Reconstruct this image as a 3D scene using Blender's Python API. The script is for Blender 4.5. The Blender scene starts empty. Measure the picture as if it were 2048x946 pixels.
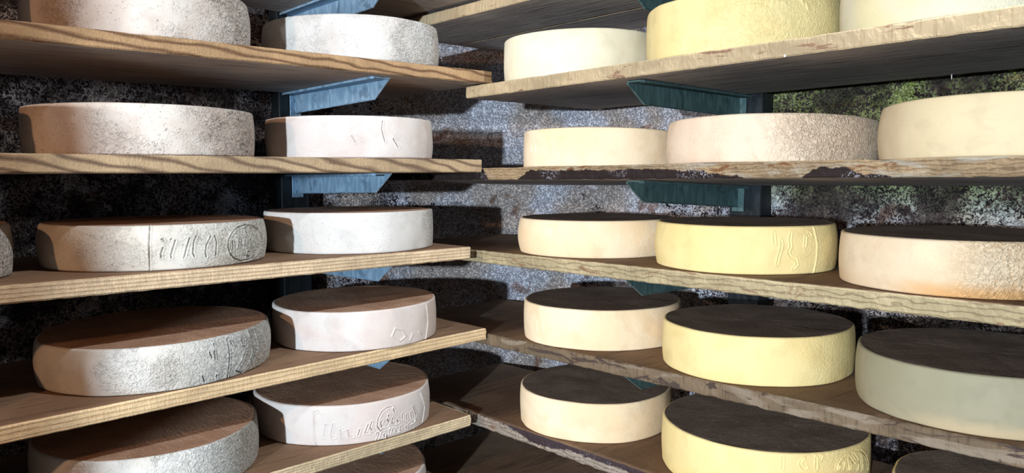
import bpy, bmesh, math, random
import numpy as np
from mathutils import Vector, Matrix, noise

S = 1.3          # metres per calibration unit
Z0 = 1.5         # eye height above the floor


def P(x, y, z):
    return Vector((x * S, y * S, z * S + Z0))


scene = bpy.context.scene
C = scene.collection

# ------------------------------------------------------------------ camera
F_PX, PSI, PIT, ROLL = 1504.95, 0.813725, 0.080563, 0.004690
fw = Vector((math.cos(PSI) * math.cos(PIT), math.sin(PSI) * math.cos(PIT), -math.sin(PIT)))
rt = Vector((math.sin(PSI), -math.cos(PSI), 0))
dn = fw.cross(rt)
r2 = math.cos(ROLL) * rt + math.sin(ROLL) * dn
d2 = -math.sin(ROLL) * rt + math.cos(ROLL) * dn
cam = bpy.data.cameras.new('camera')
camo = bpy.data.objects.new('camera', cam)
C.objects.link(camo)
camo.matrix_world = Matrix(((r2.x, -d2.x, -fw.x, 0), (r2.y, -d2.y, -fw.y, 0), (r2.z, -d2.z, -fw.z, Z0), (0, 0, 0, 1)))
cam.sensor_width = 36
cam.lens = F_PX / 2048 * 36
cam.clip_start = 0.01
scene.camera = camo

# ------------------------------------------------------------------ view + world
scene.view_settings.view_transform = 'Standard'
scene.view_settings.look = 'None'
scene.view_settings.gamma = 1
scene.view_settings.exposure = 0
w = bpy.data.worlds.new('cellar_air')
scene.world = w
w.use_nodes = True
w.node_tree.nodes['Background'].inputs[0].default_value = (0.80, 0.86, 1.0, 1)
w.node_tree.nodes['Background'].inputs[1].default_value = 0.055


def lamp(name, pos, target, watts, col, size):
    l = bpy.data.lights.new(name, 'AREA')
    l.shape = 'DISK'
    l.size = size
    l.energy = watts
    l.color = col
    o = bpy.data.objects.new(name, l)
    C.objects.link(o)
    o.location = pos
    o.rotation_euler = (Vector(target) - Vector(pos)).to_track_quat('-Z', 'Y').to_euler()
    return o


LC = lamp('doorway_daylight', P(-1.90, -.60, .04), P(.7, 1.0, 0), 205, (.71, .86, 1.0), .09)
LW = lamp('warm_cellar_lamp', P(-.80, .38, .24), P(.6, 1.0, -.1), 8, (1.0, .54, .28), .04)
LS = lamp('side_window_daylight', P(-1.46, .93, .15), P(.9, .6, -.1), 30, (.98, .98, .98), .07)
LB = lamp('overhead_lamp', P(.84, -.05, .95), P(.60, 1.05, -.2), 32, (.82, .91, 1.0), .05)


# ------------------------------------------------------------------ node helper
class G:
    def __init__(self, name):
        self.m = bpy.data.materials.new(name)
        self.m.use_nodes = True
        self.t = self.m.node_tree
        self.t.nodes.clear()
        self.out = self.n('ShaderNodeOutputMaterial')
        self.b = self.n('ShaderNodeBsdfPrincipled')
        self.t.links.new(self.b.outputs[0], self.out.inputs[0])
        self.tc = self.n('ShaderNodeTexCoord')
        oi = self.n('ShaderNodeObjectInfo')
        sc = self.vm('SCALE', oi.outputs['Random'], 37.0)
        self.rnd = oi.outputs['Random']
        self.co = self.tc.outputs['Object']
        self.cr = self.vm('ADD', self.co, sc)

    def n(self, t, **k):
        x = self.t.nodes.new(t)
        for a, b in k.items():
            setattr(x, a, b)
        return x

    def put(self, sock, v):
        if hasattr(v, 'is_linked') or isinstance(v, bpy.types.NodeSocket):
            self.t.links.new(v, sock)
        else:
            if sock.type == 'RGBA' and len(v) == 3:
                v = (*v, 1)
            sock.default_value = v

    def vm(self, op, a, b):
        x = self.n('ShaderNodeVectorMath', operation=op)
        self.put(x.inputs[0], a)
        self.put(x.inputs['Scale'] if op == 'SCALE' else x.inputs[1], b)
        return x.outputs[0]

    def mul(self, v, s):
        return self.vm('MULTIPLY', v, s)

    def math(self, op, a, b=0.0, clamp=False):
        x = self.n('ShaderNodeMath', operation=op, use_clamp=clamp)
        self.put(x.inputs[0], a)
        self.put(x.inputs[1], b)
        return x.outputs[0]

    def noise(self, v, sc, det=3, dist=0.0, rough=.5):
        x = self.n('ShaderNodeTexNoise')
        self.put(x.inputs['Vector'], v)
        x.inputs['Scale'].default_value = sc
        x.inputs['Detail'].default_value = det
        x.inputs['Distortion'].default_value = dist
        x.inputs['Roughness'].default_value = rough
        return x.outputs['Fac']

    def wave(self, v, sc, dist, det=2, dsc=1.0, direction='X', kind='BANDS', prof='SIN'):
        x = self.n('ShaderNodeTexWave', wave_type=kind, wave_profile=prof)
        if kind == 'BANDS':
            x.bands_direction = direction
        self.put(x.inputs['Vector'], v)
        x.inputs['Scale'].default_value = sc
        x.inputs['Distortion'].default_value = dist
        x.inputs['Detail'].default_value = det
        x.inputs['Detail Scale'].default_value = dsc
        return x.outputs['Fac']

    def ramp(self, f, a, b):
        x = self.n('ShaderNodeMapRange')
        x.interpolation_type = 'SMOOTHSTEP'
        self.put(x.inputs[0], f)
        x.inputs[1].default_value = a
        x.inputs[2].default_value = b
        return x.outputs[0]

    def mix(self, f, a, b, mode='MIX'):
        x = self.n('ShaderNodeMix', data_type='RGBA', blend_type=mode)
        self.put(x.inputs[0], f)
        self.put(x.inputs[6], a)
        self.put(x.inputs[7], b)
        return x.outputs[2]

    def sep(self, v):
        x = self.n('ShaderNodeSeparateXYZ')
        self.put(x.inputs[0], v)
        return x.outputs

    def bump(self, h, dist, strength=1.0, normal=None):
        x = self.n('ShaderNodeBump')
        self.put(x.inputs['Height'], h)
        x.inputs['Distance'].default_value = dist
        x.inputs['Strength'].default_value = strength
        if normal is not None:
            self.put(x.inputs['Normal'], normal)
        return x.outputs[0]

    def fin(self, col, rough=.8, nrm=None, metal=0.0, spec=.3):
        self.put(self.b.inputs['Base Color'], col)
        self.put(self.b.inputs['Roughness'], rough)
        self.put(self.b.inputs['Metallic'], metal)
        self.b.inputs['Specular IOR Level'].default_value = spec
        if nrm is not None:
            self.put(self.b.inputs['Normal'], nrm)
        return self.m


def lin(r, g, b):
    f = lambda c: ((c / 255) / 12.92 if c / 255 <= .04045 else ((c / 255 + .055) / 1.055) ** 2.4)
    return (f(r), f(g), f(b))


# ------------------------------------------------------------------ materials
def side_mat(name, base, mott, pit, wr=1.0, pits=1.0, xr=(-.02, .16), foot=None, sss=0.0):
    """cheese flank: base / mottling colour, wrinkles growing towards local +x"""
    g = G(name)
    x, y, z = g.sep(g.co)
    worm = g.noise(g.cr, 150, 3, 1.6, .55)
    worm2 = g.noise(g.cr, 70, 4, 2.4, .6)
    fine = g.noise(g.cr, 420, 3, .3)
    big = g.noise(g.cr, 9, 3, .4)
    zone = g.math('ADD', g.ramp(x, *xr), g.math('MULTIPLY', g.ramp(g.noise(g.cr, 12, 2), .48, .62), .45 if pits > .45 else .18), True)
    col = g.mix(g.ramp(big, .38, .64), base, mott)
    col = g.mix(g.math('MULTIPLY', g.ramp(g.noise(g.cr, 30, 3, .5), .5, .7), .35), col, tuple(c * .82 for c in mott))
    pm = g.math('MULTIPLY', g.ramp(worm, .47, .36), g.math('MULTIPLY', zone, pits * .85))
    col = g.mix(pm, col, pit)
    pm2 = g.math('MULTIPLY', g.ramp(g.noise(g.cr, 260, 2, .6), .37, .29), pits * .6)
    col = g.mix(pm2, col, pit)
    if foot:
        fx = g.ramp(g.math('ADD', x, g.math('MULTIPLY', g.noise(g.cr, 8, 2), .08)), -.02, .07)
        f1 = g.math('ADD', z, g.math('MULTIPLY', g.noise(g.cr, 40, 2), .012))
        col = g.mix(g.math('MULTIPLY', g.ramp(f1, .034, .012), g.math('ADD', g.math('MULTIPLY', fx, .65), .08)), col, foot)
    h = g.math('ADD', g.math('MULTIPLY', g.ramp(worm, .3, .62), g.math('MULTIPLY', zone, wr)),
               g.math('ADD', g.math('MULTIPLY', g.ramp(worm2, .35, .6), g.math('MULTIPLY', zone, wr * .8)), g.math('MULTIPLY', fine, .02 + .14 * min(1, wr) * (1 if pits > .3 else .3))))
    nr = g.bump(h, .0019 if pits > .2 else .0012)
    if sss:
        g.b.inputs['Subsurface Weight'].default_value = sss
        g.b.inputs['Subsurface Radius'].default_value = (.006, .004, .002)
        g.b.inputs['Subsurface Scale'].default_value = 1.0
    return g.fin(col, .62, nr, spec=.25)


def top_mat(name, base, mott, speck, bump=.5):
    g = G(name)
    a = g.noise(g.cr, 14, 4, .5)
    f = g.noise(g.cr, 260, 3, .3)
    col = g.mix(g.ramp(a, .35, .65), base, mott)
    col = g.mix(g.math('MULTIPLY', g.ramp(f, .60, .72), .55), col, speck)
    col = g.mix(g.math('MULTIPLY', g.ramp(f, .42, .30), .4), col, tuple(c * .5 for c in base))
    st = g.noise(g.mul(g.cr, (1, .25, 1)), 160, 3, .4)
    h = g.math('ADD', g.math('MULTIPLY', f, .5), g.math('MULTIPLY', st, .6))
    return g.fin(col, .85, g.bump(h, .0015 * bump * 2), spec=.2)


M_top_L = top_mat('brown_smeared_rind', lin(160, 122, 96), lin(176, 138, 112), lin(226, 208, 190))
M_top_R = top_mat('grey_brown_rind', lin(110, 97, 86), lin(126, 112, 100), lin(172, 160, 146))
pitL = lin(92, 84, 80)
SM = {
    'L1a': side_mat('rind_dusty_tan', lin(206, 194, 182), lin(190, 172, 158), pitL, 1.0, 1.0),
    'L1b': side_mat('rind_white_bloom', lin(208, 202, 194), lin(200, 190, 180), pitL, .8, .55, (-.1, .1)),
    'L2b': side_mat('rind_pink_white', lin(214, 204, 196), lin(210, 194, 184), pitL, .45, .25, (.05, .2)),
    'L3a': side_mat('rind_pale_grey', lin(208, 202, 190), lin(196, 186, 172), pitL, .8, .7, (-.03, .08)),
    'L3b': side_mat('rind_smooth_white', lin(212, 205, 198), lin(204, 198, 190), pitL, .9, .45, (.06, .17)),
    'L4a': side_mat('rind_blue_grey_bloom', lin(212, 208, 200), lin(198, 190, 178), lin(116, 112, 106), 1.3, .6, (-.12, .14)),
    'R1': side_mat('rind_fresh_cream', lin(242, 232, 204), lin(240, 226, 192), lin(214, 196, 160), .12, .1, (.1, .3), sss=.05),
    'Y': side_mat('rind_butter_yellow', lin(243, 219, 156), lin(240, 212, 146), lin(200, 178, 110), .35, .12, (.08, .22), sss=.05),
    'Yw': side_mat('rind_wrinkled_yellow', lin(240, 220, 160), lin(238, 212, 148), lin(204, 182, 112), .45, .12, (-.12, .1), sss=.05),
    'C': side_mat('rind_cream', lin(246, 223, 188), lin(244, 214, 172), lin(214, 188, 142), .2, .12, (.05, .25), sss=.05),
    'P': side_mat('rind_pinkish_cream', lin(236, 212, 184), lin(228, 200, 172), lin(196, 158, 116), .9, .35, (.05, .17)),
    'T': side_mat('rind_beige', lin(220, 200, 160), lin(212, 190, 154), lin(180, 152, 118), .25, .2, (.05, .3)),
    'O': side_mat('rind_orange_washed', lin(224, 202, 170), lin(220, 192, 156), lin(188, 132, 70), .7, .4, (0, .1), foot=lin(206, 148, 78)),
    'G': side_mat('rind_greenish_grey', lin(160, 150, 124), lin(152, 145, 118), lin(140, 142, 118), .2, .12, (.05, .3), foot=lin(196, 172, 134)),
    'W': side_mat('rind_white_cream', lin(222, 212, 184), lin(228, 214, 168), lin(190, 182, 160), .5, .2, (-.1, .2)),
}


def wood_edge(name, base, line, style, stain=None, samt=.0, dark=None, damt=0.0, pale=None, angle=.06, lsc=1.0, curve=None, below=True):
    g = G(name)
    x, y, z = g.sep(g.cr)
    if style == 'rings':
        v = g.n('ShaderNodeMapping')
        g.put(v.inputs[0], g.cr)
        v.inputs['Rotation'].default_value = (0, angle, 0)
        v.inputs['Scale'].default_value = (.35, .35, 1.0)
        f = g.wave(v.outputs[0], 21 * lsc, 4.0, 1, 1.8, 'Z')
        ln = g.math('ADD', g.math('MULTIPLY', g.ramp(f, .45, .95), .7), g.math('MULTIPLY', g.ramp(f, .90, .99), .3))
        amt = .9
    elif style == 'straight':
        v = g.mul(g.cr, (.05, .3, 1.0))
        f = g.wave(v, 48 * lsc, 1.6, 1, 12.0, 'Z')
        ln = g.ramp(f, .55, .95)
        amt = .55
    elif style == 'curly':
        v = g.mul(g.cr, (.45, 1, 1.7))
        f = g.wave(v, 30 * lsc, 7.0, 3, 3.0, 'Z')
        ln = g.ramp(f, .78, 1.0)
        amt = .55
    else:
        v = g.mul(g.cr, (1, .3, .12))
        f = g.noise(v, 170, 3, .2)
        ln = g.ramp(f, .52, .70)
        amt = .6
    saw = g.noise(g.mul(g.cr, (1, .2, .15)), 300, 2)
    big = g.noise(g.mul(g.cr, (.5, 1, 1)), 16, 3, .4)
    col = g.mix(g.ramp(big, .35, .68), base, tuple(c * .72 for c in base))
    col = g.mix(g.math('MULTIPLY', ln, amt), col, line)
    col = g.mix(g.math('MULTIPLY', g.ramp(saw, .5, .75), .3), col, tuple(c * .6 for c in base))
    if pale:
        col = g.mix(g.ramp(g.noise(g.mul(g.cr, (.4, 1, 1.6)), 20, 4, .8), .50, .62), col, pale)
    if stain:
        sn = g.noise(g.mul(g.cr, (.35, 1, 1.3)), 26, 4, 1.2, .62)
        col = g.mix(g.ramp(sn, .64 - samt * .2, .69 - samt * .2), col, stain)
    if curve:
        ox, oy, oz = g.sep(g.co)
        v_ = g.math('MULTIPLY', oz, -1 / .0267)
        v_ = g.math('ADD', v_, g.math('MULTIPLY', g.math('SUBTRACT', g.noise(g.mul(g.cr, (1, 1, .6)), 55, 4, 1.0), .5), .55))
        fc = g.n('ShaderNodeFloatCurve')
        cm = fc.mapping.curves[0]
        pts_ = [(a_ / 2.2, b_ * .5) for a_, b_ in curve]
        cm.points[0].location = pts_[0]
        cm.points[1].location = pts_[-1]
        for p_ in pts_[1:-1]:
            cm.points.new(*p_)
        for p_ in cm.points:
            p_.handle_type = 'VECTOR'
        fc.mapping.update()
        g.put(fc.inputs['Value'], g.math('DIVIDE', ox, 2.2))
        vb = g.math('MULTIPLY', fc.outputs[0], 2.0)
        df = g.math('SUBTRACT', v_, vb) if below else g.math('SUBTRACT', vb, v_)
        dmc = g.ramp(df, -.03, .05)
        wm_ = g.math('MULTIPLY', g.ramp(g.noise(g.cr, 170, 3, 1.6), .54, .62), g.ramp(g.noise(g.cr, 9, 2), .5, .6))
        col = g.mix(dmc, col, g.mix(g.math('MULTIPLY', wm_, .6), dark, lin(170, 164, 170)))
        dark = None
    if dark:
        sn2 = g.noise(g.mul(g.cr, (.12, 1, 1.0)), 22, 5, .9, .6)
        dm = g.ramp(sn2, .66 - damt * .2, .70 - damt * .2)
        wm = g.ramp(g.noise(g.cr, 190, 3, 1.6), .56, .62)
        dc = g.mix(g.math('MULTIPLY', wm, .5), dark, lin(190, 184, 190))
        col = g.mix(dm, col, dc)
    h = g.math('ADD', g.math('MULTIPLY', ln, -.5), g.math('ADD', g.math('MULTIPLY', saw, .6), g.noise(g.cr, 300, 3)))
    return g.fin(col, .8, g.bump(h, .0012), spec=.2)


def wood_face(name, a, b, c, long=(.12, 1, 1)):
    g = G(name)
    n1 = g.noise(g.mul(g.cr, long), 60, 4, .6)
    n2 = g.noise(g.cr, 6, 3, .5)
    n3 = g.noise(g.mul(g.cr, (.2, 1, 1)), 300, 3)
    col = g.mix(g.ramp(n2, .35, .65), a, b)
    col = g.mix(g.math('MULTIPLY', g.ramp(n1, .52, .7), .6), col, c)
    col = g.mix(g.math('MULTIPLY', g.ramp(n3, .66, .78), .5), col, tuple(min(1, q * 2.4) for q in b))
    h = g.math('ADD', n1, g.math('MULTIPLY', n3, .5))
    return g.fin(col, .8, g.bump(h, .0016), spec=.25)


tan = lin(206, 172, 132)
W_under = wood_face('board_underside_grey', lin(176, 166, 160), lin(196, 186, 178), lin(124, 112, 106))  # undersides paler than the tops: light from below put into the colour
W_topL = wood_face('board_top_brown', lin(128, 98, 74), lin(146, 114, 88), lin(98, 72, 54))
W_topR = wood_face('board_top_stained', lin(118, 92, 72), lin(138, 112, 88), lin(78, 60, 48), (1, .1, 1))
WE = {
    'L1': wood_edge('sawn_edge_flowing', lin(180, 143, 104), lin(92, 62, 42), 'rings', angle=-.22, lsc=.9),
    'L2': wood_edge('sawn_edge_wavy', lin(182, 154, 120), lin(98, 76, 60), 'rings', angle=-.55, lsc=.75),
    'L3': wood_edge('sawn_edge_lined', lin(220, 192, 156), lin(158, 122, 90), 'straight'),
    'L4': wood_edge('sawn_edge_honey', lin(228, 196, 152), lin(180, 140, 98), 'straight', lsc=.8),
    'L5': wood_edge('sawn_edge_pale', lin(218, 194, 156), lin(166, 136, 102), 'straight', lsc=1.3),
    'R1': wood_edge('sawn_edge_peeled', lin(194, 170, 134), lin(172, 146, 112), 'saw', stain=lin(142, 110, 86), samt=.12),
    'R2': wood_edge('weathered_edge', lin(160, 134, 102), lin(88, 66, 50), 'curly', dark=lin(42, 31, 29), pale=lin(158, 146, 128), stain=lin(120, 82, 52), samt=.12,
                    curve=[(0, .1), (.39, .1), (.41, 1.4), (.49, 1.2), (.54, .2), (.62, .30), (.85, .32), (.96, .5), (1.04, .95), (1.07, 1.5), (1.13, 1.4), (1.16, .45), (1.21, .35), (1.225, .75), (1.27, .85), (1.30, 1.5), (2.2, 1.5)]),  # dark corner end paints in the left board's shadow; the rest is bark
    'R3': wood_edge('cracked_edge', lin(178, 160, 124), lin(106, 84, 62), 'curly', stain=lin(138, 108, 82), samt=.22, lsc=.6),
    'R4': wood_edge('grey_sawn_edge', lin(126, 106, 84), lin(86, 70, 54), 'saw', stain=lin(78, 64, 56), samt=.40, pale=lin(140, 124, 106)),
    'R5': wood_edge('split_dark_edge', lin(168, 152, 136), lin(64, 50, 44), 'curly', stain=lin(120, 84, 62), samt=.2, dark=lin(62, 50, 52), lsc=.8,
                    curve=[(0, .0), (.36, .0), (.44, .1), (.50, .75), (.56, .7), (.62, .35), (.75, .4), (.9, .3), (2.2, .3)], below=False),
}


def wall_mat(name):
    g = G(name)
    co = g.co
    x, y, z = g.sep(co)
    worm = g.noise(co, 104, 3, 1.9, .6)
    worm2 = g.noise(co, 240, 3, .8, .6)
    patch = g.noise(g.mul(co, (1, 1, 1.6)), 5.5, 4, .6, .6)
    p2 = g.noise(co, 26, 3, .8)
    # paler near the rounded corner: the lit area there is painted in
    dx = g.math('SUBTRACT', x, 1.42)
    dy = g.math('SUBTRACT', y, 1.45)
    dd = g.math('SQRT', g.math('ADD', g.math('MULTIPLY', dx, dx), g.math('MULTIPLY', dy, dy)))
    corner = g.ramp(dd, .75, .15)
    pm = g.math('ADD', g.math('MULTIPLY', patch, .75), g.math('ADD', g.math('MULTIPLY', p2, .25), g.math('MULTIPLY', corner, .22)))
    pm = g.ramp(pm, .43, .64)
    wm = g.ramp(g.math('ADD', g.math('MULTIPLY', worm, .7), g.math('MULTIPLY', worm2, .3)), .455, .55)
    light = g.mix(g.ramp(g.noise(co, 7, 2), .4, .6), lin(222, 222, 232), lin(204, 190, 182))
    moss = g.mix(g.ramp(worm2, .4, .6), lin(136, 150, 58), lin(164, 172, 122))
    my = g.math('ADD', y, g.math('MULTIPLY', g.noise(co, 9, 3), .25))
    mg = g.math('MULTIPLY', g.ramp(my, 1.12, .92), g.ramp(z, 1.36, 1.50))
    light = g.mix(mg, light, moss)
    rust = g.ramp(g.noise(co, 11, 3, 1.0), .60, .70)
    light = g.mix(g.math('MULTIPLY', rust, .75), light, lin(134, 86, 52))
    dark = g.mix(g.ramp(p2, .4, .6), lin(30, 22, 24), lin(56, 44, 44))
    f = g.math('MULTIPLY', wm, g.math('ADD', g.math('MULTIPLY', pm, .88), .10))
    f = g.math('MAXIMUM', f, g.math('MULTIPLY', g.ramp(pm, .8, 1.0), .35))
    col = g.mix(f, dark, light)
    h = g.math('ADD', worm, g.math('ADD', g.math('MULTIPLY', worm2, .35), g.math('MULTIPLY', p2, 1.2)))
    return g.fin(col, .9, g.bump(h, .006), spec=.2)


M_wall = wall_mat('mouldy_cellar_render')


def steel_mat(name, a, b, c):
    g = G(name)
    n1 = g.noise(g.mul(g.cr, (1, 1, .25)), 90, 4, .5)
    n2 = g.noise(g.cr, 25, 3, .6)
    col = g.mix(g.ramp(n1, .4, .66), a, b)
    col = g.mix(g.math('MULTIPLY', g.ramp(n2, .56, .7), .6), col, c)
    return g.fin(col, g.math('ADD', g.math('MULTIPLY', n1, .3), .35), g.bump(n1, .0006), metal=.35, spec=.4)


M_steel = steel_mat('galvanised_blue_lit', lin(128, 158, 182), lin(154, 182, 202), lin(84, 108, 128))  # left brackets: bright blue light put into the steel colour
M_steelR = steel_mat('galvanised_teal_shaded', lin(74, 98, 98), lin(92, 118, 116), lin(42, 58, 58))  # darker copy for the right brackets, their dim light put into the colour
M_post = steel_mat('post_steel', lin(30, 35, 39), lin(40, 45, 49), lin(24, 28, 31))
g = G('cellar_floor_stone')
M_floor = g.fin(g.mix(g.ramp(g.noise(g.co, 6, 4), .4, .6), lin(60, 54, 50), lin(86, 78, 72)), .9, g.bump(g.noise(g.co, 40, 4), .004))
g = G('cellar_ceiling_plaster')
M_ceil = g.fin(g.mix(g.ramp(g.noise(g.co, 6, 4), .4, .6), lin(50, 46, 46), lin(92, 88, 88)), .9, g.bump(g.noise(g.co, 40, 4), .004))
g = G('white_crumb')
M_crumb = g.fin(g.mix(g.noise(g.co, 400), lin(236, 230, 220), lin(214, 204, 190)), .8)


# ------------------------------------------------------------------ mesh helpers
def link(name, me, mats, parent=None):
    o = bpy.data.objects.new(name, me)
    C.objects.link(o)
    for m in mats:
        me.materials.append(m)
    if parent:
        o.parent = parent
    return o


def tag(o, label=None, cat=None, group=None, kind=None):
    if label: o['label'] = label
    if cat: o['category'] = cat
    if group: o['group'] = group
    if kind: o['kind'] = kind
    return o


def empty(name, loc, rot=(0, 0, 0)):
    o = bpy.data.objects.new(name, None)
    o.empty_display_size = .05
    C.objects.link(o)
    o.location = loc
    o.rotation_euler = rot
    return o


def mesh_from(verts, faces, mi=None, smooth=True):
    me = bpy.data.meshes.new('m')
    me.from_pydata(verts, [], faces)
    if mi is not None:
        me.polygons.foreach_set('material_index', mi)
    me.polygons.foreach_set('use_smooth', [smooth] * len(me.polygons))
    me.update()
    return me


def nz(x, y, z=0.0):
    return noise.noise(Vector((x, y, z)))


# ------------------------------------------------------------------ structure: walls, floor, ceiling
WX, WY, RHO = 1.272 * S, 1.392 * S, .365 * S


def wall_mesh(path, z0, z1, step):
    n = int((z1 - z0) / step)
    vs, fs = [], []
    m = len(path)
    for j in range(n + 1):
        z = z0 + (z1 - z0) * j / n
        for (px, py, nx, ny) in path:
            d = nz(px * 2.2, py * 2.2, z * 2.2) * .014 + nz(px * 9, py * 9, z * 9) * .006
            d += nz(px * 45, py * 45, z * 45) * .0028 + nz(px * 110, py * 110, z * 110) * .0016
            d = max(-.03, min(.010, d))
            vs.append((px + nx * d, py + ny * d, z))
    for j in range(n):
        for i in range(m - 1):
            a = j * m + i
            fs.append((a, a + 1, a + 1 + m, a + m))
    return mesh_from(vs, fs)


st_ = .008
cx0, cy0 = WX - RHO, WY - RHO
pl = []
k = int((cx0 + .9) / st_)
for i in range(k + 1):
    pl.append((-.9 + (cx0 + .9) * i / k, WY, 0, -1))
arc = []
k = int(RHO * math.pi / 2 / st_)
for i in range(k + 1):
    a = math.pi / 2 - math.pi / 2 * i / k
    arc.append((cx0 + RHO * math.cos(a), cy0 + RHO * math.sin(a), -math.cos(a), -math.sin(a)))
pr = []
k = int((cy0 + .8) / st_)
for i in range(k + 1):
    pr.append((WX, cy0 - (cy0 + .8) * i / k, -1, 0))
h_ = len(arc) // 2
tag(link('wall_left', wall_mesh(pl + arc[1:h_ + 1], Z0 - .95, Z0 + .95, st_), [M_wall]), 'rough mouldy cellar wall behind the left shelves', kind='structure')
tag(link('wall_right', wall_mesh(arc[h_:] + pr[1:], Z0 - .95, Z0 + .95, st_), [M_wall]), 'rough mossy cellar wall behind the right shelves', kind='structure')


def slab(name, z, zt, mat):
    vs = [(-1.0, -.9, z), (2.0, -.9, z), (2.0, 2.1, z), (-1.0, 2.1, z), (-1.0, -.9, zt), (2.0, -.9, zt), (2.0, 2.1, zt), (-1.0, 2.1, zt)]
    fs = [(3, 2, 1, 0), (4, 5, 6, 7), (0, 1, 5, 4), (1, 2, 6, 5), (2, 3, 7, 6), (3, 0, 4, 7)]
    tag(link(name, mesh_from(vs, fs, smooth=False), [mat]), kind='structure')


slab('floor', Z0 - 1.02, Z0 - .93, M_floor)


vs = [(x * S, y * S, Z0 - .93 + z) for z in (0, 2.1) for (x, y) in ((-.95, .15), (-.90, .15), (-.90, .31), (-.95, .31))]  # unseen post, added to keep daylight off the leftmost wheels
tag(link('shade_post_1', mesh_from(vs, [(3, 2, 1, 0), (4, 5, 6, 7), (0, 1, 5, 4), (1, 2, 6, 5), (2, 3, 7, 6), (3, 0, 4, 7)], smooth=False), [W_under]), 'added unseen post that blocks the daylight, left of the picture', kind='structure')


# ------------------------------------------------------------------ shelf boards
BLINE = {}


def board(side, far, near, depth, zfar, znear, thick, edge_mat, label, group, rough=.6, off=0.0, seed=0, pitch=0.0, topm=None, back0=0.0):
    """side L: runs along X, far = right end x, near = left end x; side R: runs along Y, far = corner end y.
    local x runs from the viewer-left end to the viewer-right end, local y into the depth"""
    BLINE.setdefault(side, []).append((far, zfar, near, znear, pitch))
    if side == 'L':
        a = P(near, 1.0 + off + back0, znear); b = P(far, 1.0 + off + back0, zfar); rz = 0
    else:
        a = P(.874 + off + back0, far, zfar); b = P(.874 + off + back0, near, znear); rz = -math.pi / 2
    L = math.hypot(b.x - a.x, b.y - a.y)
    D = depth * S
    t = thick * S
    tilt = math.atan2(b.z - a.z, L)
    c = .0022
    N = max(20, int(L / .005))
    vs, fs, mi = [], [], []
    prof = [(0, -c), (c, 0), (.02, 0), (D * .35, 0), (D * .7, 0), (D - c, 0), (D, -c), (D, -t + c), (D - c, -t), (D * .7, -t), (D * .35, -t), (.02, -t), (c, -t), (0, -t + c), (0, -t * .66), (0, -t * .34)]
    K = len(prof)
    kinds = [0, 2, 2, 2, 2, 2, 0, 1, 1, 1, 1, 1, 0, 0, 0, 0]
    so = seed * 13.7
    for i in range(N + 1):
        x = L * i / N
        for q, (y, z) in enumerate(prof):
            yy, zz, xx = y, z, x
            if q in (0, 1, 13, 12, 14, 15):
                yy += rough * (.0012 * nz(x * 30 + so, z * 60, 1) + .0009 * nz(x * 120 + so, z * 200, 2))
            if q in (0, 1):
                ch = max(0, nz(x * 14 + so, 5) - .25) * rough * .010
                zz += rough * .0008 * nz(x * 60 + so, 3) - (ch if q == 0 else ch * .4)
                yy += ch * (.2 if q == 0 else .9)
            if q in (12, 13):
                zz += rough * .0009 * nz(x * 50 + so, 9)
            if i in (0, N):
                xx += (1 if i else -1) * (.0015 + .0025 * rough) * nz(y * 60 + so, z * 220, i)
            vs.append((xx, yy, zz))
    for i in range(N):
        for q in range(K):
            q2 = (q + 1) % K
            a0 = i * K
            fs.append((a0 + q, a0 + q2, a0 + K + q2, a0 + K + q)[::-1])
            mi.append(kinds[q])
    fs.append(tuple(range(K))[::-1]); mi.append(0)
    fs.append(tuple(N * K + q for q in range(K))); mi.append(0)
    me = mesh_from(vs, fs, mi, smooth=False)
    bm = bmesh.new(); bm.from_mesh(me); bmesh.ops.recalc_face_normals(bm, faces=bm.faces); bm.to_mesh(me); bm.free()
    o = link('shelf_board', me, [edge_mat, W_under, topm or (W_topL if side == 'L' else W_topR)])
    o.location = a
    o.rotation_euler = Matrix.Rotation(rz, 3, 'Z').to_euler()
    o.rotation_euler = (Matrix.Rotation(rz, 3, 'Z') @ Matrix.Rotation(-tilt, 3, 'Y') @ Matrix.Rotation(-pitch, 3, 'X')).to_euler()
    tag(o, label, 'shelf board', group)
    return o


GL, GR = 'boards of the left shelves', 'boards of the right shelves'
NL = -.35
board('L', .905, NL, .345, .330, .328, .0215, WE['L1'], 'topmost left board, seen only from below at the upper edge of the picture', GL, seed=1)
board('L', .898, NL, .345, .183, .169, .0215, WE['L1'], 'left board with flowing grain, second from top, its end lying on the pale right board', GL, seed=2)
board('L', .872, NL, .345, .0285, .0275, .0225, WE['L2'], 'left board at eye level with wavy brown grain on its edge', GL, seed=3)
board('L', .844, NL, .345, -.123, -.118, .0215, WE['L3'], 'left board with finely lined edge and splintered end, under the stamped wheel', GL, 1.0, seed=4)
board('L', .880, NL, .345, -.272, -.2855, .0205, WE['L4'], 'honey-coloured left board that reaches furthest over the right one, second from bottom', GL, seed=5)
board('L', .842, NL, .345, -.4225, -.4235, .0205, WE['L5'], 'pale sawn left board across the lower edge of the picture', GL, 1.0, seed=6)
board('L', .842, NL, .345, -.572, -.572, .0205, WE['L5'], 'lowest left board, under the half-hidden brown wheel', GL, seed=7)
NR = -.30
board('R', 1.285, NR, .178, .302, .306, .0205, WE['R1'], 'front board of the topmost right shelf, light edge seen from below', GR, seed=11)
board('R', 1.285, NR, .140, .302, .306, .0205, WE['R1'], 'back board of the topmost right shelf, behind a thin bright gap', GR, seed=12, back0=.182)
board('R', 1.042, NR, .345, .1585, .1665, .0205, WE['R1'], 'cream-edged right board with peeling brown spots', GR, 1.0, seed=13)
board('R', 1.300, NR, .345, .0125, .0195, .0205, WE['R2'], 'weathered right board at eye level with a dark bark-like edge', GR, 1.3, off=0.004, seed=14, pitch=.040)
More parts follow.
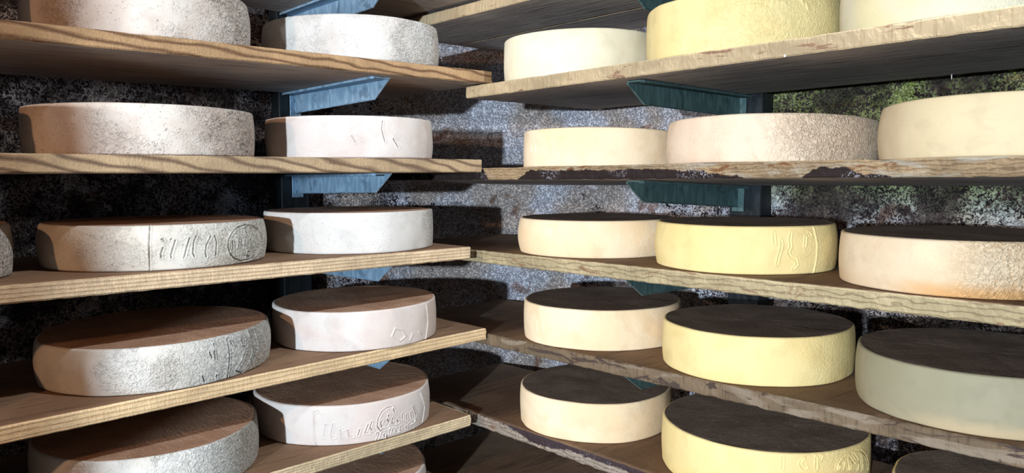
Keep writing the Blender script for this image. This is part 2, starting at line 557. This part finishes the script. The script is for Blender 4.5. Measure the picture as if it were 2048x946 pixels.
board('R', 1.270, NR, .290, -.133, -.1315, .0212, WE['R3'], 'right board with cracked yellow edge, middle of the right shelves', GR, 1.5, seed=15)
board('R', 1.270, NR, .290, -.2855, -.2745, .0212, WE['R4'], 'greyish sawn right board, second from the bottom on the right', GR, 1.7, off=.012, seed=16)
board('R', 1.270, NR, .290, -.4335, -.4335, .0212, WE['R5'], 'dark split right board near the lower edge of the picture', GR, 1.8, seed=17)
board('R', 1.270, NR, .290, -.585, -.585, .0212, WE['R4'], 'lowest right board, dim under the dark split one', GR, 1.4, seed=18)

# ------------------------------------------------------------------ cheese wheels
STROKES = {"L3a":[[[[-111.9,77.0],[-112.5,47.8],[-112.8,1.2]],[[-106.4,38.9],[-107.5,28.6],[-107.4,21.7]],[[-107.0,52.8],[-106.3,53.9],[-105.8,50.3]],[[-100.7,50.7],[-102.0,36.9],[-103.0,25.5],[-102.8,20.8]],[[-102.9,51.6],[-102.4,53.3]],[[-94.0,52.9],[-95.6,38.0],[-97.0,19.5]],[[-90.8,55.8],[-92.1,46.6],[-92.8,27.9],[-91.9,20.6]],[[-83.5,53.7],[-86.0,39.3],[-86.5,26.3],[-86.0,19.0]],[[-81.4,55.0],[-80.6,43.9],[-81.2,20.0]],[[-66.5,66.3],[-70.9,57.4],[-73.5,45.8],[-74.0,33.7],[-72.7,21.0],[-69.6,11.3],[-64.8,5.8],[-57.9,5.2],[-50.7,12.1],[-43.8,24.1],[-43.4,39.8],[-48.0,58.0],[-54.2,67.2],[-61.1,69.4],[-66.5,66.3]],[[-71.1,43.3],[-71.0,29.1]],[[-66.8,44.0],[-67.2,30.4]],[[-62.4,42.1],[-62.8,29.0]],[[-58.0,42.7],[-57.5,32.4]],[[-53.2,42.6],[-54.1,31.4]],[[-61.5,65.1],[-61.1,54.9]],[[-57.6,66.7],[-56.4,56.3]],[[-57.7,19.7],[-60.1,19.9],[-60.5,13.1],[-57.8,10.9]]],[]],"L5b":[[[[-135.7,73.7],[-138.0,71.5],[-138.2,40.0],[-137.3,-6.0]],[[-131.0,45.8],[-132.4,18.6]],[[-126.6,46.7],[-128.1,25.4],[-127.6,17.4],[-125.5,19.3]],[[-122.0,18.5],[-122.3,32.9],[-120.2,35.3]],[[-118.3,31.8],[-117.5,18.6],[-115.1,17.7]],[[-111.2,30.4],[-112.3,17.9]],[[-106.1,38.0],[-108.1,21.7],[-105.6,20.3]],[[-103.7,42.5],[-105.1,31.6],[-103.4,24.8]],[[-98.6,21.7],[-100.3,31.6],[-99.8,45.9],[-97.4,59.0],[-93.1,66.3],[-89.7,65.3]],[[-73.3,52.8],[-70.6,31.8],[-72.1,21.2],[-77.6,16.0]],[[-98.6,20.2],[-92.4,23.0]],[[-96.6,40.9],[-98.0,38.9],[-97.6,28.3],[-96.2,30.3]],[[-93.8,41.8],[-92.3,36.3],[-94.3,27.4]],[[-89.8,41.7],[-90.4,31.8],[-87.9,28.2]],[[-85.7,38.3],[-86.8,34.7],[-85.2,30.4],[-86.8,27.3]],[[-82.3,44.3],[-82.3,32.4]],[[-79.3,40.2],[-78.8,27.7]],[[-75.5,41.2],[-74.9,28.5]],[[-89.2,60.5],[-88.2,52.3]],[[-92.8,49.9],[-92.3,46.6]],[[-100.8,15.9],[-98.6,18.7],[-100.9,-1.7]],[[-95.8,10.9],[-95.4,3.2]],[[-94.0,6.5],[-93.1,-0.2]],[[-91.5,17.8],[-92.0,9.4]],[[-89.5,17.7],[-90.0,9.2]],[[-86.9,17.0],[-87.4,10.0],[-85.3,9.6]],[[-83.6,18.5],[-84.2,8.6]],[[-79.5,14.7],[-78.9,8.1]],[[-72.1,21.2],[-73.6,15.0]],[[-70.8,2.9],[-68.5,-4.1]]],[[[-64.3,73.4],[-59.5,39.2],[-62.0,5.9]]]],"L4a":[[[[-73.8,71.9],[-73.5,44.3],[-74.7,-2.1]],[[-81.9,68.7],[-81.5,62.9]],[[-84.5,56.4],[-83.6,45.9]],[[-82.0,56.1],[-82.0,40.6]],[[-88.5,17.0],[-87.4,5.1]],[[-72.0,67.7],[-71.1,58.4]],[[-64.7,66.9],[-64.1,51.7],[-61.7,48.4],[-60.8,61.0]],[[-61.7,45.4],[-65.6,23.6],[-69.1,10.4],[-64.7,2.3],[-59.6,12.5],[-56.5,30.8]],[[-81.0,13.0],[-80.9,7.2]],[[-57.9,76.6],[-56.2,45.5],[-56.0,15.3]]],[[[-52.7,66.8],[-51.2,33.8],[-55.3,8.7],[-52.3,-1.6]]]],"R5b":[[[[-142.0,85.7],[-142.1,65.1]],[[-131.7,84.3],[-133.1,78.6],[-133.0,71.7],[-131.5,66.8],[-129.8,68.6]],[[-124.9,84.4],[-124.7,64.9]],[[-121.8,86.6],[-122.7,81.0]],[[-113.1,60.8],[-112.4,70.3],[-109.5,79.6],[-105.5,84.3],[-100.0,85.6],[-93.2,80.4],[-87.2,67.0],[-83.9,51.5],[-83.4,37.7]],[[-110.9,65.6],[-111.6,60.0]],[[-107.4,70.6],[-108.5,58.3]],[[-103.7,78.1],[-100.7,66.1],[-99.1,62.0]],[[-105.3,73.3],[-104.2,55.7]],[[-99.9,80.6],[-96.5,67.0]],[[-102.5,61.4],[-102.9,54.7]],[[-96.4,58.8],[-96.2,49.6]],[[-93.0,70.2],[-91.2,45.2]]],[]],"R3b":[[[[-123.1,72.3],[-124.2,60.5],[-123.5,49.7],[-125.2,40.0],[-123.5,31.3],[-120.1,26.7],[-118.8,17.8],[-121.2,10.4]],[[-133.9,72.7],[-133.5,53.3]],[[-129.6,59.7],[-129.2,51.0],[-130.9,31.6],[-131.6,18.6]],[[-111.2,72.5],[-109.6,66.9]],[[-113.5,65.1],[-114.2,48.9]]],[[[-106.8,81.9],[-105.0,51.1],[-105.7,0.6]]]],"R4a":[[],[[[158.8,54.0],[158.7,31.2]],[[168.1,50.6],[168.9,25.8]],[[174.0,54.9],[175.3,26.4]]]],"R2a":[[],[[[162.7,45.5],[162.7,34.1]],[[167.8,43.8],[168.1,30.2]],[[172.8,44.3],[171.6,34.4]],[[-176.4,44.3],[-175.0,33.2],[179.7,13.7]]]],"L4b":[[],[[[-96.2,38.7],[-98.5,24.5],[-92.5,11.0],[-87.5,19.5],[-90.7,34.2],[-96.2,40.8]],[[-82.0,21.2],[-84.0,8.9]],[[-76.0,22.3],[-73.8,16.6]],[[-65.7,75.0],[-64.5,38.2],[-67.8,-0.6]]]],"L2b":[[[[-100.7,74.3],[-101.4,58.1],[-99.3,32.4]],[[-93.6,39.4],[-89.5,21.7]],[[-120.6,44.3],[-118.2,30.0]]],[]],"R1b":[[],[[[-145.0,72.4],[-139.0,72.2]],[[-133.3,76.0],[-125.5,76.3]],[[-115.9,81.3],[-114.6,75.3]],[[-112.9,75.7],[-111.5,65.5]],[[-145.0,67.1],[-136.6,68.4]]]]}


def seg_dist(px, py, ax, ay, bx, by):
    dx, dy = bx - ax, by - ay
    L2 = dx * dx + dy * dy + 1e-9
    t = np.clip(((px - ax) * dx + (py - ay) * dy) / L2, 0, 1)
    return np.hypot(px - (ax + t * dx), py - (ay + t * dy))


def on_board(side, row, t):
    f, zf, n_, zn, pi_ = BLINE[side][row]
    sl = (zf - zn) / (f - n_)
    return zn + (t - n_) * sl, (sl if side == 'L' else -sl)


def wheel(key, side, cx, cy, zb, r, h, smat, label, group, bulge=.5, tilt=0.0, pitch=0.0, seed=0, topm=None, chip=0.0):
    R_, H = r * S, h * S
    marks = STROKES.get(key)
    rot = 0 if side == 'L' else -math.pi / 2
    # angular samples (world azimuth), denser on the viewer's side for stamped wheels
    if marks:
        th = list(np.arange(-200, 20, .34)) + list(np.arange(20, 160, 3.0))
        hs = 64
    else:
        th = list(np.arange(-200, 20, 1.2)) + list(np.arange(20, 160, 3.0))
        hs = 20
    th = np.radians(np.array(th))
    n = len(th)
    e = .0030
    zs = [0.0, .0007, .0018, e] + list(np.linspace(e, H - e, hs)[1:-1]) + [H - e, H - .0018, H - .0007, H]
    ins = [e, e * .42, e * .10, 0] + [0] * (hs - 2) + [0, e * .10, e * .42, e]
    if True:
        ins[0] = e * 1.2; ins[-1] = e * 1.2
    T, Z = np.meshgrid(th, np.array(zs))
    I = np.meshgrid(th, np.array(ins))[1]
    u = Z / H
    prof = bulge * .006 * (1 - (2 * u - 1) ** 2) - .001 - bulge * .003
    low = np.array([nz(math.cos(a) * 1.6 + seed * 7.3, math.sin(a) * 1.6, seed) for a in th]) * .0055
    rr = R_ - I + prof + low[None, :]
    # gentle lumps
    lump = np.array([[nz(math.cos(a) * 5 + seed * 3.1, math.sin(a) * 5, z * 22) for a in th] for z in zs]) * .0011
    rr = rr + lump
    if marks:
        A = np.degrees(T)
        px = np.radians(A) * R_ * 1000
        py = Z * 1000
        disp = np.zeros_like(px)
        for sgn, lst in ((-1, marks[0]), (1, marks[1])):
            for s in lst:
                s = [(a_ - 360 if a_ > 20 else a_, b_) for a_, b_ in s]
                dm = np.full_like(px, 99.0)
                for (a0, b0), (a1, b1) in zip(s[:-1], s[1:]):
                    dm = np.minimum(dm, seg_dist(px, py, math.radians(a0) * R_ * 1000, b0, math.radians(a1) * R_ * 1000, b1))
                wdt = 1.15 if sgn < 0 else 1.5
                amp = .0034 if sgn < 0 else .0018
                if sgn < 0:
                    disp -= amp * np.exp(-(dm / wdt) ** 2)
                    disp += amp * .35 * np.exp(-((dm - 2.2) / 1.2) ** 2)
                else:
                    disp += amp * np.exp(-(dm / wdt) ** 2)
        rr = rr + np.clip(disp, -.0042, .003)
    X = rr * np.cos(T - rot)
    Y = rr * np.sin(T - rot)
    rows = len(zs)
    vs = list(zip(X.ravel().tolist(), Y.ravel().tolist(), Z.ravel().tolist()))
    fs, mi = [], []
    for j in range(rows - 1):
        for i in range(n):
            i2 = (i + 1) % n
            fs.append((j * n + i, j * n + i2, (j + 1) * n + i2, (j + 1) * n + i))
    side_me = mesh_from(vs, fs)
    # top and bottom faces: rings
    tv, tf = [], []
    fr = [1, .985, .95, .88, .78, .65, .5, .33, .16]
    top = rows - 1
    for q in fr:
        for i in range(n):
            x, y = X[top, i] * q, Y[top, i] * q
            zz = H + (0 if q == 1 else .0012 * nz(x * 14 + seed, y * 14, 3) + .0006 * nz(x * 60, y * 60, seed) - (.0015 * (1 - q)))
            tv.append((x, y, zz))
    for k_ in range(len(fr) - 1):
        for i in range(n):
            i2 = (i + 1) % n
            tf.append((k_ * n + i, k_ * n + i2, (k_ + 1) * n + i2, (k_ + 1) * n + i))
    tv.append((0, 0, H - .0015))
    c_ = len(tv) - 1
    k_ = len(fr) - 1
    for i in range(n):
        tf.append((k_ * n + i, k_ * n + (i + 1) % n, c_))
    b0 = len(tv)
    for i in range(n):
        tv.append((X[0, i], Y[0, i], 0.0))
    tf.append(tuple(b0 + i for i in range(n))[::-1])
    top_me = mesh_from(tv, tf)
    root = empty('cheese_wheel', P(cx, cy, zb) + Vector((0, 0, .0006)), (Matrix.Rotation(rot, 3, 'Z') @ Matrix.Rotation(-tilt, 3, 'Y') @ Matrix.Rotation(-pitch, 3, 'X')).to_euler())
    tag(root, label, 'cheese wheel', group)
    link('rind_side', side_me, [smat], root)
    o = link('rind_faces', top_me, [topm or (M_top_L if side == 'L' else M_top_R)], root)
    return root


GLW, GRW = 'aged cheese wheels on the left shelves', 'yellow cheese wheels on the right shelves'
WL = [
    ('L1z', .012, 1.150, 0, .147, .068, 'L1a', 'dusty wheel just outside the left picture edge on the upper left board', .6, 0),
    ('L2z', .018, 1.150, 0, .147, .065, 'L1a', 'dusty wheel just outside the left picture edge on the eye-level left board', .6, 0),
    ('L4z', .005, 1.150, 0, .147, .063, 'L4a', 'dusty wheel just outside the left picture edge on the honey-coloured board', .6, 0),
    ('L5z', .005, 1.150, 0, .147, .063, 'L4a', 'dusty wheel just outside the left picture edge on the lowest full left board', .6, 0),
    ('L1a', .367, 1.149, .1775, .144, .070, 'L1a', 'dusty tan wheel cut off by the top edge, leftmost on the upper left board', .8, .010),
    ('L1b', .711, 1.154, .1820, .149, .070, 'L1b', 'whitish bloomy wheel at the right end of the upper left board', .8, .010),
    ('L2a', .365, 1.154, .0285, .149, .065, 'L1a', 'scaly tan-white wheel at the left of the eye-level left board', .5, 0),
    ('L2b', .700, 1.147, .0290, .142, .066, 'L2b', 'smooth pinkish-white wheel right of the scaly tan one, at eye level', .4, 0),
    ('L3z', .047, 1.153, -.1180, .148, .064, 'L1a', 'wheel cut off by the left picture edge, beside the stamped wheel', .6, 0),
    ('L3a', .379, 1.156, -.1210, .151, .059, 'L3a', 'wheel with a vertical seam, slanting letters and a round stamp', .9, -.006),
    ('L3b', .695, 1.147, -.1225, .142, .065, 'L3b', 'white wheel right of the one with the round stamp', .3, -.006),
    ('L4a', .372, 1.155, -.2790, .157, .061, 'L4a', 'big blue-grey mottled wheel with torn wrinkles and a dark seam at its right', .9, .014),
    ('L4b', .695, 1.132, -.2740, .139, .063, 'L4b', 'white wheel with a small ring mark, on the honey-coloured board', .3, .014),
    ('L5a', .352, 1.146, -.4230, .150, .064, 'L4a', 'grey-flanked wheel cut off by the lower left picture edge', .6, 0),
    ('L5b', .676, 1.150, -.4228, .151, .064, 'L5b', 'pinkish-white wheel with a seam and embossed oval lettering on the lowest full left board', .5, 0),
    ('L6b', .672, 1.160, -.5720, .152, .064, 'L2b', 'brown-topped wheel mostly hidden under the lowest pale left board', .5, 0),
]
SM['L4b'] = SM['L2b']; SM['L5b'] = SM['L2b']
for i, (key, cx, cy, zb, r, h, m, lab, bu, ti) in enumerate(WL):
    zb, sl = on_board('L', int(key[1]), cx)
    wheel(key, 'L', cx, cy, zb, r, h, SM[m], lab, GLW, bu, math.atan(sl), seed=i + 1)
WR = [
    ('R1a', 1.016, .895, .1600, .137, .073, 'R1', 'smooth ivory wheel nearest the corner on the upper right board', .4, .009),
    ('R1b', 1.015, .586, .1630, .136, .076, 'Yw', 'wrinkled butter-yellow wheel on the upper right board', .5, .009),
    ('R1c', 1.016, .291, .1655, .137, .074, 'W', 'greyish-cream wheel at the upper right picture corner', .5, .009),
    ('R2a', 1.020, .852, .0160, .137, .062, 'C', 'cream wheel with faint raised bars at its left, at eye level near the corner', .2, .008),
    ('R2b', 1.028, .545, .0185, .145, .063, 'P', 'pinkish-cream wheel with a scaly brownish right end, middle of the eye-level right board', .7, .008),
    ('R2c', 1.020, .242, .0205, .137, .066, 'T', 'plain beige wheel cut off by the right edge at eye level', .8, .008),
    ('R3a', 1.016, .858, -.1330, .137, .060, 'C', 'cream wheel with a bulging left side, nearest the corner on the cracked-edge board', 1.1, .001),
    ('R3b', 1.008, .567, -.1330, .127, .064, 'Y', 'yellow wheel with a raised vertical ridge near its right end', .8, .001),
    ('R3c', 1.016, .284, -.1320, .137, .061, 'O', 'beige wheel with orange foot and powdery right part, at the right picture edge', .5, .001),
    ('R4a', 1.026, .852, -.2815, .139, .066, 'C', 'cream wheel with raised strokes on its left, on the grey sawn board', .4, .010),
    ('R4b', 1.023, .554, -.2790, .136, .066, 'Y', 'bright yellow wheel in the middle of the grey sawn right board', .4, .010),
    ('R4c', 1.026, .260, -.2765, .140, .066, 'G', 'greenish-grey wheel with a peach-tinted foot at the right picture edge', .6, .010),
    ('R5a', 1.013, .857, -.4335, .134, .065, 'C', 'plain cream wheel nearest the corner on the dark split board', .3, 0),
    ('R5b', 1.026, .542, -.4335, .147, .071, 'Y', 'large yellow wheel with oval embossing at the lower picture edge', .3, 0),
    ('R5c', 1.012, .215, -.4335, .130, .067, 'Y', 'dark-topped wheel only just showing at the lower right corner', .3, 0),
]
for i, (key, cx, cy, zb, r, h, m, lab, bu, ti) in enumerate(WR):
    zb, sl = on_board('R', int(key[1]) + 1, cy)
    pit = BLINE['R'][int(key[1]) + 1][4]
    zb -= (cx - .874 - (.004 if pit else 0)) * math.tan(pit)
    wheel(key, 'R', cx, cy, zb, r, h, SM[m], lab, GRW, bu, math.atan(sl), pit, seed=i + 21)


# ------------------------------------------------------------------ posts and brackets
def boxmesh(bs, bevel=.0):
    bm = bmesh.new()
    for (x0, x1, y0, y1, z0, z1) in bs:
        r_ = bmesh.ops.create_cube(bm, size=1)
        for v in r_['verts']:
            v.co = Vector((x0 + (x1 - x0) * (v.co.x + .5), y0 + (y1 - y0) * (v.co.y + .5), z0 + (z1 - z0) * (v.co.z + .5)))
    if bevel:
        bmesh.ops.bevel(bm, geom=list(bm.edges), offset=bevel, segments=1, affect='EDGES')
    me = bpy.data.meshes.new('m')
    bm.to_mesh(me); bm.free()
    return me


def post(origin, rot, wdt, dep, z0, z1, label):
    """C-section upright; local x across, local y into the wall, open side towards +x"""
    root = empty('shelf_post', origin, (0, 0, rot))
    tag(root, label, 'shelf post', 'steel uprights of the shelving')
    t = .0025
    me = boxmesh([(0, wdt, 0, t, z0, z1)], .0006)
    link('front_flange', me, [M_post], root)
    link('side_flange', boxmesh([(-.0005, t, t, dep, z0, z1)], .0006), [M_post], root)
    link('side_flange', boxmesh([(wdt - t, wdt + .0005, t, dep, z0, z1)], .0006), [M_post], root)
    # slot plugs: small raised rims of the punched holes, in pairs down the face
    bm = bmesh.new()
    z = z0 + .03
    while z < z1 - .03:
        for dx in (.30, .70):
            m_ = bmesh.ops.create_cone(bm, cap_ends=True, segments=10, radius1=.0035, radius2=.003, depth=.0012)
            for v in m_['verts']:
                v.co = Vector((v.co.x + wdt * dx, -v.co.z - .0006, v.co.y * 1.6 + z))
        z += .0975
    me = bpy.data.meshes.new('m'); bm.to_mesh(me); bm.free()
    link('punched_rims', me, [M_post], root)['kind'] = 'stuff'
    return root


PZ0, PZ1 = -.93, .80
post(P(.671, 1.350, 0), 0, .057 * S, .034 * S, PZ0, PZ1, 'dark steel upright behind the left shelves')
post(P(1.226, .722, 0), -math.pi / 2, .060 * S, .036 * S, PZ0, PZ1, 'dark steel upright behind the right shelves')


def bracket(origin, rot, length, mat, label, group, fl_dir=-1, pitch=0.0):
    """arm reaching towards local -y from the root at the origin; its top is z=0"""
    root = empty('shelf_bracket', origin, (Matrix.Rotation(rot, 3, 'Z') @ Matrix.Rotation(-pitch, 3, 'X')).to_euler())
    tag(root, label, 'shelf bracket', group)
    t = .0028
    h0, h1 = .047, .040
    L = length
    bev = .052
    # web: tapered plate with slanting nose
    pts = [(0, -.0035), (0, -h0), (-(L - bev), -h1), (-(L), -.0045), (-(L - .001), -.0005)]
    bm = bmesh.new()
    a = [bm.verts.new((0, y, z)) for y, z in pts]
    b = [bm.verts.new((t, y, z)) for y, z in pts]
    n = len(pts)
    bm.faces.new(a[::-1]); bm.faces.new(b)
    for i in range(n):
        bm.faces.new((a[i], a[(i + 1) % n], b[(i + 1) % n], b[i]))
    bmesh.ops.recalc_face_normals(bm, faces=bm.faces)
    me = bpy.data.meshes.new('m'); bm.to_mesh(me); bm.free()
    link('web', me, [mat], root)
    # top flange with upturned rim, slightly wider at the nose
    bm = bmesh.new()
    fw0, fw1 = .030, .040
    sec = []
    for (y, fwid) in ((0, fw0), (-L * .5, (fw0 + fw1) / 2), (-L + .004, fw1), (-L - .004, fw1 * .9)):
        x1 = t + .001
        x0 = fl_dir * fwid
        sec.append([bm.verts.new(c) for c in ((x0, y, 0), (x1, y, 0), (x1, y, -t), (x0 * .97, y, -t), (x0, y, -.005), (x0 - .0015 * 1, y, -.005), (x0 - .0015, y, 0))])
    for s0, s1 in zip(sec[:-1], sec[1:]):
        for i in range(7):
            bm.faces.new((s0[i], s0[(i + 1) % 7], s1[(i + 1) % 7], s1[i]))
    bm.faces.new(sec[0][::-1]); bm.faces.new(sec[-1])
    bmesh.ops.recalc_face_normals(bm, faces=bm.faces)
    me = bpy.data.meshes.new('m'); bm.to_mesh(me); bm.free()
    link('top_flange', me, [mat], root)
    # rolled lower lip
    bm = bmesh.new()
    pth = [(0, -h0), (-(L - bev), -h1), (-L, -.0045)]
    prev = None
    for (y, z) in pth:
        ring = [bm.verts.new((t / 2 + .0024 * math.cos(k * math.pi / 4), y, z + .0018 * math.sin(k * math.pi / 4))) for k in range(8)]
        if prev:
            for i in range(8):
                bm.faces.new((prev[i], prev[(i + 1) % 8], ring[(i + 1) % 8], ring[i]))
        else:
            bm.faces.new(ring)
        prev = ring
    bm.faces.new(prev[::-1])
    bmesh.ops.recalc_face_normals(bm, faces=bm.faces)
    me = bpy.data.meshes.new('m'); bm.to_mesh(me); bm.free()
    link('rolled_lip', me, [mat], root)
    # hook plate at the post
    link('hook_plate', boxmesh([(-.012, .018, -.003, -.0006, -.058, -.004)], .0006), [mat], root)
    for zz in (-.018, -.044):
        bm = bmesh.new()
        m_ = bmesh.ops.create_cone(bm, cap_ends=True, segments=6, radius1=.0042, radius2=.0038, depth=.003)
        for v in m_['verts']:
            v.co = Vector((v.co.x - .006, -v.co.z - .0045, v.co.y + zz))
        me = bpy.data.meshes.new('m'); bm.to_mesh(me); bm.free()
        link('rivet', me, [mat], root)
    return root


GLB, GRB = 'brackets under the left boards', 'brackets under the right boards'
lb = [(.3285 - .0215, 'blue-lit bracket at the top edge, under the topmost left board'),
      (.1785 - .0215, 'blue-lit bracket under the left board with flowing grain'),
      (.0283 - .0225, 'blue-lit bracket under the eye-level left board'),
      (-.1225 - .0215, 'bracket nose showing under the finely lined left board'),
      (-.2750 - .0205, 'small bracket tip under the honey-coloured left board'),
      (-.4230 - .0205, 'tiny bracket tip under the lowest pale left board')]
for k_, (z, lab) in enumerate(lb):
    z = on_board('L', k_, .70)[0] - (.0215, .0215, .0225, .0215, .0205, .0205)[k_]
    bracket(P(.700, 1.349, z) - Vector((0, 0, .0012)), 0, .318 * S, M_steel, lab, GLB)
rb = [(.3035 - .0205, 'teal bracket nose at the top edge, under the topmost right boards'),
      (.1612 - .0205, 'dark teal bracket under the cream-edged right board'),
      (.0160 - .0205, 'dark teal bracket under the eye-level right board'),
      (-.1325 - .0212, 'dark bracket nose under the cracked-edge right board'),
      (-.2800 - .0212, 'small bracket tip under the grey sawn right board'),
      (-.4335 - .0212, 'hidden bracket under the dark split right board')]
for k_, (z, lab) in enumerate(rb):
    z = on_board('R', k_ + (1 if k_ else 0), .705)[0] - (.0205, .0205, .0205, .0212, .0212, .0212)[k_]
    pit = BLINE['R'][k_ + (1 if k_ else 0)][4]
    z -= (1.225 - .878) * math.tan(pit) + (.0004 if pit else 0)
    bracket(P(1.225, .705, z) - Vector((0, 0, .0018)), -math.pi / 2, .322 * S, M_steelR, lab, GRB, fl_dir=1, pitch=pit)


# ------------------------------------------------------------------ crumbs
def crumb(loc, s, label, name='crumb', stretch=1.0):
    bm = bmesh.new()
    bmesh.ops.create_icosphere(bm, subdivisions=2, radius=s)
    for v in bm.verts:
        v.co *= 1 + .35 * nz(v.co.x * 300, v.co.y * 300, v.co.z * 300)
        v.co.z *= stretch
    me = bpy.data.meshes.new('m'); bm.to_mesh(me); bm.free()
    o = link(name, me, [M_crumb])
    o.location = loc
    tag(o, label, 'crumb')
    return o



crumb(P(.8735, .4437, .1425), .0022, 'tiny white crumb clinging to the lower edge of the cream-edged board')
crumb(P(1.2105, .3614, .1387), .0009, 'thin white drip hanging behind the cream-edged board at the right', 'drip', 6.0)
